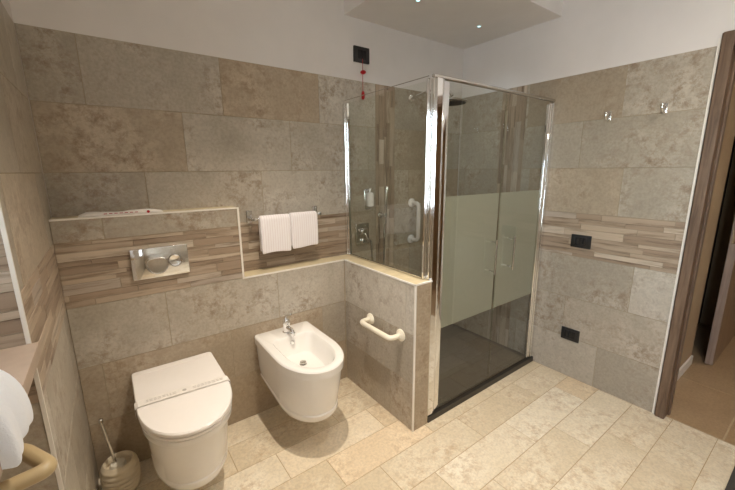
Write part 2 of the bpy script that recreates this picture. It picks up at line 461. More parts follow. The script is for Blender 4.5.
# hallway beyond the doorway
t = Tiled(67)
box(t.bm, W+.03, 5.4, YF-.1, .12, -.1, -.0025)
Pg = lambda u, v, h: (W+.035+u, -v, -.0024+h)
t.region(Pg, 0, 2.55, 0, -YF, L=1.2, H=.6, v_base=1.32, offs=lambda k: .6, gap=.003)
t.done('floor_hall', ['hallgrout', 'hallfloor', 'hallgrout'], kind='structure')
bm = bmesh.new()
box(bm, W+.086, 3.72, -1.585, -1.50, 0, CEIL)
box(bm, 4.75, 5.4, -1.64, -1.40, 0, CEIL)
box(bm, 3.72, 4.75, -1.50, -1.40, 2.14, CEIL)
finish('wall_hall', bm, 'hallwall', kind='structure')
bm = bmesh.new(); box(bm, 5.3, 5.4, YF, .12, 0, CEIL); box(bm, W+.14, 5.4, YF-.1, YF, 0, CEIL)
box(bm, W+.14, 5.4, .02, .12, 0, CEIL)
finish('wall_hall_end', bm, 'hallwall', kind='structure')
bm = bmesh.new(); box(bm, W+.087, 3.722, -1.597, -1.585, 0, .07)
finish('baseboard_hall', bm, 'trim', kind='structure')
bm = bmesh.new(); box(bm, 3.722, 4.75, -1.44, -1.40, 0, 2.14)  # dark sheet closing the opening, stands in for an unlit room's shade
finish('room_shade_panel', bm, 'roomshade', kind='structure')
# door frame of the bathroom
bm = bmesh.new()
for (y0, y1) in ((YD-.055, YD-.006), (YD2, YD2+.05)):
    box(bm, W-.012, W+.09, y0, y1, 0, LZ+.0, bev=.004)
box(bm, W-.012, W+.09, YD2, YD-.004, LZ-.05, LZ+.02, bev=.004)
box(bm, W+.05, W+.088, YD-.064, YD-.054, 0, LZ-.05, bev=.002)
fr = finish('door_1', bm, 'frame_wood', kind='structure')
bm = bmesh.new()
box(bm, W-.02, W-.008, YD-.055, YD-.01, 0, LZ+.02, bev=.003)
box(bm, W-.02, W-.008, YD2-.02, YD-.0551, LZ-.02, LZ+.025, bev=.003)
finish('door_casing', bm, 'frame_wood', parent=fr)
# open door leaf in the hall
dl = thing('hall_door', (4.2, -1.66, .006), 'brown wooden door standing open in the hallway beyond the doorway', 'door')
bm = bmesh.new(); box(bm, 3.80, 4.70, -1.700, -1.655, .006, 2.1, bev=.002)
finish('door_leaf', bm, 'door_wood', parent=dl)
bm = bmesh.new(); box(bm, 3.794, 3.80, -1.6995, -1.6555, .008, 2.098)
finish('door_edging', bm, 'door_edge', parent=dl)
bm = bmesh.new(); box(bm, 3.791, 3.795, -1.69, -1.665, .96, 1.16); box(bm, 3.780, 3.795, -1.684, -1.671, 1.08, 1.10)
finish('latch', bm, 'chrome', parent=dl)
bm = bmesh.new()
lathe(bm, [(.024, 0), (.024, .006), (.01, .008), (.01, .05)], (3.86, -1.70, 1.06), 'Y')
tube(bm, smooth_path([(3.86, -1.745, 1.06), (3.865, -1.752, 1.06), (3.98, -1.752, 1.06)], .01), .009)
finish('door_handle', bm, 'chrome', parent=dl, smooth=40)
# ------------------------------------------------------------------ sanitary ware
def dring(cx, yb, ys, yf, w, z, rb=.02, p=2.0, zb=None):
    """D outline seen from above: flat back at yb, straight sides to ys, round front to yf"""
    pts = []; h = w/2
    for k in range(6): pts.append((cx+h-rb-(w-2*rb)*k/5, yb))
    for k in range(1, 6):
        a = PI/2+k/5*PI/2; pts.append((cx-h+rb+rb*math.cos(a), yb-rb+rb*math.sin(a)))
    for k in range(1, 7): pts.append((cx-h, yb-rb+(ys-yb+rb)*k/7))
    n = 30
    for k in range(n+1):
        a = PI+PI*k/n; c, s = math.cos(a), math.sin(a)
        pts.append((cx+h*math.copysign(abs(c)**(2/p), c), ys-(ys-yf)*abs(s)**(2/p)))
    for k in range(1, 7): pts.append((cx+h, ys+(yb-rb-ys)*k/7))
    for k in range(5):
        a = k/5*PI/2; pts.append((cx+h-rb+rb*math.cos(a), yb-rb+rb*math.sin(a)))
    out = []
    for x, y in pts:
        zz = z
        if zb is not None:
            t_ = min(1, max(0, (yb-y)/.38)); zz = zb+(z-zb)*t_
        out.append(Vector((x, y, zz)))
    return out
YB = -D+.0025
# --- toilet
cx = .384
wc = thing('toilet', (cx, YB, .2), 'white wall hung toilet with closed lid below the flush plate', 'toilet')
bm = bmesh.new()
R = [dring(cx, YB, -.36, -.62, .275, .150, .02, 2.2, .21), dring(cx, YB, -.38, -.655, .308, .160, .02, 2.2, .215),
     dring(cx, YB, -.39, -.668, .320, .183, .02, 2.2, .23), dring(cx, YB, -.39, -.668, .321, .200, .02, 2.2, .24),
     dring(cx, YB, -.395, -.663, .317, .204, .02, 2.2, .245), dring(cx, YB, -.41, -.685, .332, .30, .02, 2.2),
     dring(cx, YB, -.43, -.702, .343, .385, .02, 2.2), dring(cx, YB, -.45, -.715, .350, .432, .02, 2.2),
     dring(cx, YB, -.47, -.736, .366, .440, .02, 2.2), dring(cx, YB, -.47, -.738, .368, .462, .02, 2.2),
     dring(cx, YB, -.47, -.730, .358, .468, .02, 2.2)]
loft(bm, R)
finish('bowl', bm, 'ceramic', parent=wc, smooth=35)
bm = bmesh.new()
loft(bm, [dring(cx, YB-.008, -.47, -.742, .366, .468, .02, 2.1), dring(cx, YB-.008, -.47, -.748, .374, .474, .02, 2.1),
          dring(cx, YB-.008, -.47, -.748, .374, .483, .02, 2.1), dring(cx, YB-.008, -.47, -.740, .366, .487, .02, 2.1)])
finish('toilet_seat', bm, 'seat', parent=wc, smooth=35)
bm = bmesh.new()
loft(bm, [dring(cx, YB-.004, -.47, -.745, .370, .489, .018, 2.1), dring(cx, YB-.004, -.47, -.753, .379, .494, .018, 2.1),
          dring(cx, YB-.004, -.47, -.753, .379, .505, .018, 2.1), dring(cx, YB-.006, -.47, -.747, .372, .511, .018, 2.1),
          dring(cx, YB-.02, -.46, -.70, .33, .513, .018, 2.1)])
box(bm, cx-.178, cx+.178, YB-.052, YB-.049, .5115, .5145)
finish('lid', bm, 'seat', parent=wc, smooth=35)
# paper band round the closed lid
sb = thing('paper_band', (cx, -.45, .5145), 'pale hygiene paper strip wrapped across the closed toilet lid', 'paper band')
bm = bmesh.new()
hw = .1935
for off in (0,):
    path = [(-hw, .462), (-hw-.001, .485), (-hw, .508), (-hw+.012, .5165), (-.1, .5175), (0, .518), (.1, .5175), (hw-.012, .5165), (hw, .508), (hw+.001, .485), (hw, .462)]
    vs = []
    for x, z in path:
        sk = .02*x/hw*-1
        yy = -.452+sk*.6
        vs.append([bm.verts.new((cx+x, yy+dy, z+dz)) for dy, dz in ((.026, 0), (-.026, 0), (-.026, .0012), (.026, .0012))])
    for a, b in zip(vs, vs[1:]):
        for i in range(4): bm.faces.new((a[i], a[(i+1) % 4], b[(i+1) % 4], b[i]))
    bm.faces.new(vs[0][::-1]); bm.faces.new(vs[-1])
finish('band', bm, 'paper', parent=sb)
bm = bmesh.new()
rr = random.Random(3)
x = -.15
while x < .165:
    l = rr.uniform(.006, .016)
    if abs(x) > .03:
        for dy in (.005, -.006):
            box(bm, cx+x, cx+x+l, -.452-.012*x/hw+dy-.0015, -.452-.012*x/hw+dy+.0015, .5191, .5194)
    x += l+.005
finish('print', bm, 'text', parent=sb, label='grey printed lettering', kind='stuff')
bm = bmesh.new(); lathe(bm, [(.009, 0), (.009, .0006)], (cx, -.452, .5191), 'Z')
finish('emblem', bm, 'text', parent=sb, label='grey round mark')
# --- bidet
cx = .997
bd = thing('bidet', (cx, YB, .2), 'white wall hung bidet with chrome mixer tap between toilet and half wall', 'bidet')
bm = bmesh.new()
R = [dring(cx, YB, -.37, -.615, .275, .190, .02, 2.2, .235), dring(cx, YB, -.39, -.652, .306, .200, .02, 2.2, .245),
     dring(cx, YB, -.40, -.667, .319, .222, .02, 2.2, .262), dring(cx, YB, -.40, -.667, .320, .240, .02, 2.2, .275),
     dring(cx, YB, -.405, -.661, .314, .245, .02, 2.2, .28), dring(cx, YB, -.42, -.680, .328, .33, .02, 2.2),
     dring(cx, YB, -.44, -.696, .338, .41, .02, 2.2), dring(cx, YB, -.45, -.704, .343, .474, .02, 2.2),
     dring(cx, YB, -.46, -.722, .358, .482, .02, 2.1), dring(cx, YB, -.46, -.724, .360, .522, .02, 2.1),
     dring(cx, YB, -.46, -.718, .350, .529, .018, 2.1), dring(cx, YB-.004, -.46, -.710, .340, .531, .018, 2.1),
     dring(cx, -.262, -.47, -.682, .262, .531, .045, 2.2), dring(cx, -.266, -.47, -.677, .254, .528, .045, 2.2),
     dring(cx, -.272, -.47, -.668, .240, .510, .045, 2.2), dring(cx, -.285, -.46, -.640, .215, .455, .045, 2.2),
     dring(cx, -.305, -.44, -.600, .180, .425, .045, 2.2), dring(cx, -.345, -.42, -.50, .09, .414, .03, 2.0)]
loft(bm, R)
finish('basin', bm, 'ceramic', parent=bd, smooth=35)
bm = bmesh.new()
lathe(bm, [(.021, .0), (.021, .004), (.012, .007), (.012, .011), (.018, .012), (.018, .017), (.006, .019)], (cx, -.415, .412), 'Z')
finish('drain', bm, 'satin', parent=bd, smooth=40)
bm = bmesh.new()
lathe(bm, [(.013, 0), (.013, .004), (.008, .005)], (cx, -.277, .492), 'Y')
finish('overflow', bm, 'chrome', parent=bd, smooth=40)
tp = bpy.data.objects.new('mixer_tap', None); C.objects.link(tp); tp.parent = bd
bm = bmesh.new()
ty = -.205
lathe(bm, [(.026, 0), (.026, .005), (.021, .009), (.020, .05), (.022, .055), (.022, .078), (.016, .086)], (cx, ty, .5315), 'Z')
finish('tap_body', bm, 'chrome', parent=tp, smooth=40)
bm = bmesh.new()
tube(bm, smooth_path([(cx, ty-.01, .565), (cx, ty-.07, .572), (cx, ty-.085, .56), (cx, ty-.088, .553)], .02), [.013]*3+[.012]*13 if False else .0125)
lathe(bm, [(.014, -.008), (.015, -.006), (.015, .01), (.013, .012)], (cx, ty-.088, .55), 'Z')
finish('tap_spout', bm, 'chrome', parent=tp, smooth=40)
bm = bmesh.new()
tube(bm, smooth_path([(cx, ty, .615), (cx, ty+.01, .632), (cx+.004, ty-.04, .658), (cx+.005, ty-.065, .668)], .01), .0065)
finish('tap_lever', bm, 'chrome', parent=tp, smooth=40)
# --- flush plate
fp = thing('flush_plate', (.388, -D, 1.06), 'polished chrome dual flush plate on the wall above the toilet', 'flush plate')
bm = bmesh.new(); box(bm, .263, .514, -D-.014, -D+.001, .985, 1.136, bev=.003)
finish('plate', bm, 'chrome', parent=fp, smooth=40)
def disc(px, pz, r, nm):
    global fb
    bm = bmesh.new()
    lathe(bm, [(r, -.002), (r, .0035), (r-.002, .005), (r-.004, .0035), (r-.006, .002)], (px, -D-.0135, pz), 'Y', n=48)
    fb = finish(nm, bm, 'chrome', parent=fp, smooth=50)
    bm = bmesh.new(); ring = [Vector((px+(r-.001)*math.cos(2*PI*k/40), -D-.0185, pz+(r-.001)*math.sin(2*PI*k/40))) for k in range(40)]
    tube(bm, ring+ring[:2], .0022, 8); finish('button_rim', bm, 'satin', parent=fb, smooth=60)
disc(.452, 1.060, .031, 'flush_button')
bm = bmesh.new()     # crescent shaped big button
n = 40; c0 = Vector((.372, 1.052)); r0 = .048; c1 = Vector((.452, 1.060)); r1 = .035
pts = []
for k in range(n):
    a = 2*PI*k/n; p = c0+Vector((math.cos(a), math.sin(a)))*r0
    if (p-c1).length < r1: p = c1+(p-c1).normalized()*r1
    if p.y > 1.076: p.y = 1.076+(p.y-1.076)*.35
    pts.append(p)
loft(bm, [[Vector((p.x, -D-.011, p.y)) for p in pts], [Vector((p.x, -D-.018, p.y)) for p in pts],
          [Vector((c0.x+(p.x-c0.x)*.95, -D-.0195, c0.y+(p.y-c0.y)*.95)) for p in pts], [Vector((c0.x+(p.x-c0.x)*.9, -D-.0165, c0.y+(p.y-c0.y)*.9)) for p in pts]])
fb = finish('flush_button', bm, 'chrome', parent=fp, smooth=50)
bm = bmesh.new(); ring = [Vector((p.x, -D-.0175, p.y)) for p in pts]; tube(bm, ring+ring[:2], .0022, 8); finish('button_rim', bm, 'satin', parent=fb, smooth=60)
# --- packet on the ledge
pk = thing('printed_packet', (.26, -.09, H1), 'long white packet with red print lying on the ledge above the toilet', 'packet')
bm = bmesh.new()
rings = []
for k in range(13):
    x = .098+.33*k/12; z = H1+.0015+.002*math.sin(k*1.1)**2
    top = z+.010+.003*math.sin(k*.9)
    if k in (0, 12): top = z+.003
    rings.append([Vector((x, -.120, z)), Vector((x, -.120, (z+top)/2)), Vector((x, -.112, top)), Vector((x, -.055, top+.002)), Vector((x, -.045, z))])
loft(bm, rings)
finish('packet', bm, 'paper', parent=pk, smooth=40)
bm = bmesh.new()
for k in range(7):
    box(bm, .19+k*.02, .203+k*.02, -.1215, -.1175, H1+.009, H1+.0115)
finish('packet_print', bm, 'red', parent=pk, label='row of small red printed marks')
bm = bmesh.new(); lathe(bm, [(.0065, 0), (.0065, .003)], (.365, -.1185, H1+.009), 'Y')
finish('packet_emblem', bm, 'red', parent=pk, label='red dot')
# --- toilet brush
tb = thing('toilet_brush', (.095, -.255, 0), 'cream ribbed toilet brush pot with metal handle standing in the left corner', 'toilet brush')
bm = bmesh.new()
prof = [(.058, .001), (.064, .004)]
zz = .004
for k in range(6):
    r0 = .066+.012*math.sin((k+1)/7*PI)
    prof += [(r0, zz+.004), (r0+.003, zz+.012), (r0, zz+.020), (r0-.003, zz+.022)]; zz += .0235
prof += [(.066, .150), (.060, .156), (.054, .152), (.050, .13), (.012, .128)]
lathe(bm, prof, (.095, -.255, 0), 'Z', n=40)
finish('pot', bm, 'brown', parent=tb, smooth=50)
bm = bmesh.new()
tube(bm, [(.085, -.255, .12), (.055, -.235, .37)], .007)
lathe(bm, [(.007, 0), (.0095, .004), (.0095, .016), (.006, .02)], (.0545, -.2347, .366), 'Z')
finish('handle', bm, 'satin', parent=tb, smooth=40)
bm = bmesh.new(); lathe(bm, [(.03, .129), (.034, .134), (.028, .146), (.010, .150)], (.09, -.255, 0), 'Z')
finish('brush_head', bm, 'bristle', parent=tb, smooth=40)
# --- towel rail and its two towels
tr = thing('towel_rail', (1.1, 0, 1.23), 'chrome towel rail on the wall in the recess above the bidet', 'towel rail')
for x in (.885, 1.325):
    bm = bmesh.new()
    box(bm, x-.017, x+.017, -.012, .001, 1.195, 1.268, bev=.003)
    tube(bm, smooth_path([(x, -.008, 1.222), (x, -.068, 1.222)], .01), .0085)
    lathe(bm, [(.009, 0), (.012, .003), (.012, .018), (.009, .021)], (x, -.06, 1.222), 'Y')
    finish('bracket', bm, 'satin', parent=tr, smooth=40)
bm = bmesh.new(); tube(bm, [(.88, -.07, 1.222), (1.33, -.07, 1.222)], .0065)
finish('bar', bm, 'chrome', parent=tr, smooth=40)
def hung(x0, x1, zb, zb2, label, seed, dy=0):
    r = random.Random(seed)
    bm = bmesh.new()
    nx = 24; th = .011
    prof = []     # (y, z) path from front bottom over bar to back bottom
    zt = 1.2375+dy
    for k in range(9): prof.append((-.07-.0165-.004*math.sin(k/8*PI)-dy, zb+(zt-.014-zb)*k/8))
    for k in range(1, 6):
        a = PI-PI*k/6; prof.append((-.07+math.cos(a)*(.0165+dy), zt-.014+math.sin(a)*.012))
    for k in range(9): prof.append((-.07+.0165+dy, zt-.014-(zt-.014-zb2)*k/8))
    ph = r.random()*6
    rings = []
    for i in range(nx+1):
        u = i/nx; x = x0+(x1-x0)*u
        outer, inner = [], []
        for j, (y, z) in enumerate(prof):
            front = j < 9
            nrm = -1 if front else (1 if j > 13 else 0)
            w = (.0009*math.sin(u*22+ph)+.0006*math.sin(u*60+ph))*(1 if j < 9 else .4)
            zz = z + (.004*math.sin(u*5+ph)*(1-j/8) if front else 0)
            e = .7 if i in (0, nx) else 1
            outer.append(Vector((x, y+w+nrm*th*.5*e, zz+(th*.5*e if nrm == 0 else 0))))
            inner.append(Vector((x, y+w-nrm*th*.35*e, zz-(th*.1 if nrm == 0 else 0))))
        rings.append(outer+inner[::-1])
    loft(bm, rings)
    o = finish('hand_towel', bm, 'towel', smooth=60, label=label, cat='towel', group='folded hand towels on the rail')
    md = o.modifiers.new('soft', 'SUBSURF'); md.levels = 1; md.render_levels = 1
hung(.920, 1.1115, 1.010, 1.02, 'white striped hand towel over the rail, nearest the toilet', 2)
hung(1.113, 1.300, 1.020, 1.03, 'white striped hand towel over the rail, nearest the shower', 5, .003)
# --- grab rails
def flange(bm, p, axis, sgn, r=.036):
    lathe(bm, [(r, 0), (r, sgn*.006), (r*.8, sgn*.013), (.019, sgn*.018), (.017, sgn*.026)], p, axis)
gr = thing('grab_rail', (XH, -.56, .57), 'cream horizontal grab rail on the tiled half wall beside the bidet', 'grab rail')
bm = bmesh.new()
ya, yb_, zr, xo = -.425, -.715, .568, XH-.08
tube(bm, smooth_path([(XH-.01, ya, zr), (xo, ya, zr), (xo, yb_, zr), (XH-.01, yb_, zr)], .045, 8), .0155)
finish('rail_tube', bm, 'cream', parent=gr, smooth=40)
for y in (ya, yb_):
    bm = bmesh.new(); flange(bm, (XH+.0015, y, zr), 'X', -1); finish('rail_flange', bm, 'cream', parent=gr, smooth=40)
# in the shower
gs = thing('grab_rail', (2.215, 0, 1.08), 'white upright grab handle on the back wall inside the shower', 'grab rail')
gx = 2.215; z0, z1 = .935, 1.235
bm = bmesh.new()
tube(bm, smooth_path([(gx, -.01, z1), (gx, -.085, z1), (gx, -.085, z0), (gx, -.01, z0)], .05, 8), .0165)
finish('rail_tube', bm, 'seat', parent=gs, smooth=40)
for z in (z0, z1):
    bm = bmesh.new(); flange(bm, (gx, -.0005, z), 'Y', 1); finish('rail_flange', bm, 'seat', parent=gs, smooth=40)
# angled rail at the left edge
ga = thing('grab_rail', (0, -1.6, 1.12), 'beige bent grab rail at the left edge below the bluish white towel', 'grab rail')
bm = bmesh.new()
zr = .98
tube(bm, smooth_path([(-.15, YP-.002, zr), (-.15, -1.25, zr), (.012, -1.258, zr), (.066, -1.352, zr), (-.04, -1.372, zr), (-.06, YP-.002, zr)], .022, 8), .0135)
finish('rail_tube', bm, 'beige', parent=ga, smooth=40)
for p in ((-.15, YP+.002, zr), (-.06, YP+.002, zr)):
    bm = bmesh.new(); flange(bm, p, 'Y', -1); finish('rail_flange', bm, 'beige', parent=ga, smooth=40)
# towel draped over the sill edge
bm = bmesh.new()
rings = []
prof = [(-.30, 1.074), (-.2, 1.075), (-.1, 1.076), (-.02, 1.077), (.024, 1.076), (.026, 1.06), (.027, 1.05), (.028, 1.04)]
outp = [(-.30, 1.12), (-.2, 1.17), (-.1, 1.185), (-.03, 1.18), (.010, 1.165), (.032, 1.125), (.038, 1.07), (.036, 1.035)]
for i in range(17):
    u = i/16; y = -1.258-.145*u
    w = .006*math.sin(u*9)+.004*math.sin(u*21); e = 0 if i in (0, 16) else 1
    if i in (1, 15): e = .7
    ring = [Vector((x, y, z)) for x, z in prof]
    up = [Vector((px+(x-px)*(.35+.65*e)+w*e*(.3 if j < 5 else 1), y, pz+(z-pz)*(.35+.65*e)+(w*.8*e if j < 5 else 0)-(.01 if j == 7 else 0)*u))
          for j, ((x, z), (px, pz)) in enumerate(zip(outp, prof))]
    rings.append(ring+up[::-1])
loft(bm, rings)
o = finish('bath_towel', bm, 'towel2', smooth=60, label='bluish white towel draped over the stone sill at the left edge', cat='towel')
md = o.modifiers.new('soft', 'SUBSURF'); md.levels = 2; md.render_levels = 2
# ------------------------------------------------------------------ shower
t = Tiled(91)
box(t.bm, XT+.002, W-.002, YH+.01, -.002, 0, .024)
box(t.bm, XT+.002, W-.002, YH-.001, YH+.045, 0, .037)
Pt = lambda u, v, h: (u, -v, .0242+h)
t.region(Pt, XT+.004, W-.004, .004, -YH-.046, L=.4, H=.2, offs=lambda k: .13*k+.05)
t.done('shower_tray', ['tray', 'traytile', 'tray'], label='dark slate shower tray with low front edge behind the glass doors', cat='shower tray')
GX = 1.578; YDR = -.806; ZT = 1.945
en = thing('shower_enclosure', (2.2, YDR, .042), 'chrome framed glass shower enclosure with two frosted band doors', 'shower enclosure')
bm = bmesh.new(); box(bm, GX-.003, GX+.003, YDR+.031, -.052, H2+.012, ZT-.012)
finish('side_panel', bm, 'glass', parent=en, label='clear glass side panel')
bm = bmesh.new()
box(bm, GX-.013, GX+.013, -.030, -.001, H2+.002, ZT-.01, bev=.0015)
box(bm, GX-.009, GX+.009, -.052, -.0302, H2+.002, ZT-.012, bev=.0015)
finish('wall_channel', bm, 'chrome', parent=en)
bm = bmesh.new(); box(bm, GX-.008, GX+.008, YDR+.032, -.053, H2+.002, H2+.012)
finish('bottom_channel', bm, 'satin', parent=en)
bm = bmesh.new()
box(bm, GX-.007, GX+.012, YDR+.019, YDR+.031, H2+.002, ZT, bev=.002)          # above the half wall
finish('panel_post', bm, 'chrome', parent=en)
bm = bmesh.new()
box(bm, 1.603, 1.643, YDR-.016, YDR+.018, .043, ZT, bev=.0012)
box(bm, GX+.012, 1.606, YDR-.006, YDR+.018, H2+.002, ZT, bev=.002)
finish('corner_post', bm, 'chrome', parent=en)
bm = bmesh.new()
lathe(bm, [(.010, .045), (.011, .047), (.011, ZT-.004), (.009, ZT-.001)], (1.652, YDR-.004, 0), 'Z', n=20)
box(bm, 1.652, 1.700, YDR-.010, YDR+.010, .045, ZT-.006, bev=.004)
finish('hinge_profile', bm, 'chrome', parent=en, smooth=40)
bm = bmesh.new()
box(bm, 2.746, W-.003, YDR-.016, YDR+.018, .043, ZT-.01, bev=.003)
finish('wall_post', bm, 'chrome', parent=en)
bm = bmesh.new()
box(bm, 2.704, 2.722, YDR-.012, YDR+.012, .045, ZT-.02, bev=.005)
lathe(bm, [(.010, .045), (.011, .047), (.011, ZT-.022), (.009, ZT-.019)], (2.733, YDR-.002, 0), 'Z', n=20)
finish('hinge_profile', bm, 'chrome', parent=en, smooth=40)
bm = bmesh.new()
box(bm, 1.59, W-.003, YDR-.009, YDR+.012, ZT+.0005, ZT+.018, bev=.003)
finish('top_rail', bm, 'satin', parent=en, smooth=40)
bm = bmesh.new()
tube(bm, [(GX, YDR+.02, ZT+.01), (GX, -.015, ZT+.01)], .0022)
finish('top_stay', bm, 'satin', parent=en, smooth=40)
bm = bmesh.new(); box(bm, 1.70, 2.704, YDR-.006, YDR+.008, .043, .050)
finish('bottom_rail', bm, 'satin', parent=en)
for x0, x1, hx in ((1.700, 2.214, 2.150), (2.224, 2.704, 2.350)):
    bm = bmesh.new(); box(bm, x0, x1, YDR-.003, YDR+.003, .056, ZT-.008)
    dp = finish('door_panel', bm, 'doorglass', parent=en, label='glass shower door leaf')
    bm = bmesh.new(); box(bm, x0+.002, x1-.002, YDR+.0034, YDR+.0040, .575, 1.352)
    finish('frosted_band', bm, 'frost', parent=dp, label='frosted grey green band')
    bm = bmesh.new()
    tube(bm, [(hx, YDR-.045, .835), (hx, YDR-.045, 1.065)], .0065)
    for z in (.855, 1.045): tube(bm, [(hx, YDR-.0035, z), (hx, YDR-.045, z)], .005)
    finish('door_handle', bm, 'satin', parent=dp, smooth=40)
    bm = bmesh.new()
    ex = x1 if x1 < 2.3 else x0
    box(bm, ex-.004, ex+.004, YDR-.0045, YDR+.0045, .056, ZT-.008)
    finish('edge_seal', bm, 'glass', parent=dp)
# shower head
sh = thing('rain_shower', (2.19, 0, 2.04), 'round chrome rain shower head on a wall arm inside the shower', 'shower head')
bm = bmesh.new()
lathe(bm, [(.028, 0), (.028, .005), (.014, .012)], (2.19, -.0005, 2.03), 'Y')
tube(bm, smooth_path([(2.19, -.005, 2.03), (2.19, -.20, 2.06), (2.19, -.36, 2.05), (2.20, -.40, 1.99)], .05), .010)
finish('arm', bm, 'chrome', parent=sh, smooth=40)
bm = bmesh.new()
lathe(bm, [(.012, .03), (.016, .022), (.07, .012), (.102, .006), (.105, 0), (.100, -.006), (.09, -.008)], (2.20, -.40, 1.950), 'Z', n=40)
finish('head', bm, 'satin', parent=sh, smooth=40)
bm = bmesh.new(); lathe(bm, [(.092, -.0078), (.092, -.011), (.085, -.0125)], (2.20, -.40, 1.950), 'Z', n=40)
finish('spray_face', bm, 'matedge', parent=sh, smooth=40, label='dark grey nozzle face')
# hand shower, rail and hose
hs = thing('hand_shower', (1.9, 0, 1.25), 'chrome hand shower with hose on the back wall of the shower', 'hand shower')
bm = bmesh.new()
lathe(bm, [(.022, 0), (.022, .008), (.010, .012), (.010, .05)], (1.885, .0005, 1.165), 'Y')
box(bm, 1.870, 1.900, -.075, -.045, 1.15, 1.18, bev=.004)
finish('holder', bm, 'chrome', parent=hs, smooth=40)
bm = bmesh.new()
tube(bm, [(1.885, -.06, 1.10), (1.89, -.062, 1.18), (1.90, -.07, 1.38)], [.010, .012, .014])
finish('handset', bm, 'chrome', parent=hs, smooth=40)
bm = bmesh.new()
tube(bm, smooth_path([(1.885, -.06, 1.10), (1.885, -.055, .9), (1.875, -.05, .55), (1.83, -.05, .45), (1.80, -.04, .6), (1.79, -.012, .98)], .1), .007)
finish('hose', bm, 'satin', parent=hs, smooth=40)
# mixer plate
mp = thing('shower_mixer', (1.71, 0, 1.04), 'square chrome shower mixer with lever behind the side glass', 'shower mixer')
bm = bmesh.new(); box(bm, 1.655, 1.775, -.012, .001, .955, 1.115, bev=.004); finish('plate', bm, 'satin', parent=mp, smooth=40)
bm = bmesh.new()
lathe(bm, [(.024, 0), (.024, .03), (.020, .034)], (1.715, -.011, 1.055), 'Y')
tube(bm, [(1.715, -.035, 1.055), (1.715, -.06, 1.02), (1.715, -.085, 1.0)], .006)
finish('lever', bm, 'chrome', parent=mp, smooth=40)
bm = bmesh.new(); lathe(bm, [(.016, 0), (.016, .02), (.013, .023)], (1.715, -.011, .985), 'Y'); finish('diverter', bm, 'chrome', parent=mp, smooth=40)
# soap dispenser
sd = thing('soap_dispenser', (1.76, 0, 1.29), 'chrome and white soap dispenser above the shower mixer', 'soap dispenser')
bm = bmesh.new(); box(bm, 1.730, 1.795, -.016, .001, 1.215, 1.365, bev=.014); finish('holder', bm, 'chrome', parent=sd, smooth=40)
bm = bmesh.new(); lathe(bm, [(.014, 1.235), (.026, 1.242), (.027, 1.325), (.020, 1.337), (.008, 1.342)], (1.762, -.045, 0), 'Z'); finish('bottle', bm, 'seat', parent=sd, smooth=40, label='white bottle')
bm = bmesh.new(); lathe(bm, [(.008, 1.342), (.008, 1.36), (.013, 1.362), (.013, 1.372)], (1.762, -.045, 0), 'Z'); finish('pump', bm, 'chrome', parent=sd, smooth=40)
# ------------------------------------------------------------------ small wall fittings
def hook(y, z, label):
    h = thing('robe_hook', (W, y, z), label, 'robe hook', 'chrome robe hooks on the right wall')
    bm = bmesh.new(); box(bm, W-.009, W+.001, y-.013, y+.013, z-.028, z+.028, bev=.003); finish('hook_plate', bm, 'chrome', parent=h, smooth=40)
    bm = bmesh.new()
    tube(bm, smooth_path([(W-.006, y, z-.012), (W-.035, y, z-.022), (W-.05, y, z-.005), (W-.05, y, z+.012)], .02), .0075)
    lathe(bm, [(.008, z+.008), (.011, z+.012), (.011, z+.018), (.007, z+.021)], (W-.05, y, 0), 'Z')
    finish('hook_arm', bm, 'chrome', parent=h, smooth=40)
hook(-1.155, 1.812, 'small chrome robe hook on the right wall, nearer the shower')
hook(-1.430, 1.822, 'small chrome robe hook on the right wall, nearer the doorway')
def socket(y0, y1, z0, z1, label):
    s = thing('wall_socket', (W, (y0+y1)/2, (z0+z1)/2), label, 'socket', 'black socket plates on the right wall')
    bm = bmesh.new(); box(bm, W-.010, W+.001, y1, y0, z0, z1, bev=.003); finish('cover_plate', bm, 'black', parent=s, smooth=40)
    bm = bmesh.new(); ym = (y0+y1)/2
    for k in (-1, 0, 1):
        box(bm, W-.0125, W-.009, ym+k*.023-.0105, ym+k*.023+.0105, z0+.02, z1-.02, bev=.0015)
    for k in (-1, 0, 1):
        lathe(bm, [(.0025, 0), (.0025, .0006)], (W-.0132, ym+.0+.0, (z0+z1)/2+k*.010), 'X', n=10)
    finish('socket_modules', bm, 'black2', parent=s, smooth=40)
socket(-1.017, -1.143, .966, 1.055, 'black wall socket plate in the wood strip band of right wall')
socket(-1.020, -1.142, .282, .371, 'black wall socket plate low on the right wall near the floor')
al = thing('alarm_pull', (1.725, 0, 2.26), 'black alarm switch plate with red pull cord high on the back wall', 'alarm pull')
bm = bmesh.new(); box(bm, 1.664, 1.790, -.011, .001+E_, 2.212, 2.311, bev=.003); finish('cover_plate', bm, 'black', parent=al, smooth=40)
bm = bmesh.new()
for k in (-1, 0, 1): box(bm, 1.727+k*.023-.0105, 1.727+k*.023+.0105, -.0135, -.010, 2.234, 2.289, bev=.0015)
finish('switch_modules', bm, 'black2', parent=al, smooth=40)
bm = bmesh.new(); tube(bm, [(1.727, -.016, 2.235), (1.727, -.016, 1.985)], .0018, 8); finish('pull_cord', bm, 'red', parent=al, smooth=40)
bm = bmesh.new(); lathe(bm, [(.006, 2.137), (.017, 2.143), (.020, 2.150), (.017, 2.157), (.006, 2.163)], (1.727, -.0215, 0), 'Z'); finish('cord_knob', bm, 'red', parent=al, smooth=40)
bm = bmesh.new(); lathe(bm, [(.004, 1.975), (.011, 1.985), (.012, 2.005), (.008, 2.025), (.003, 2.032)], (1.727, -.017, 0), 'Z'); finish('cord_grip', bm, 'red', parent=al, smooth=40)
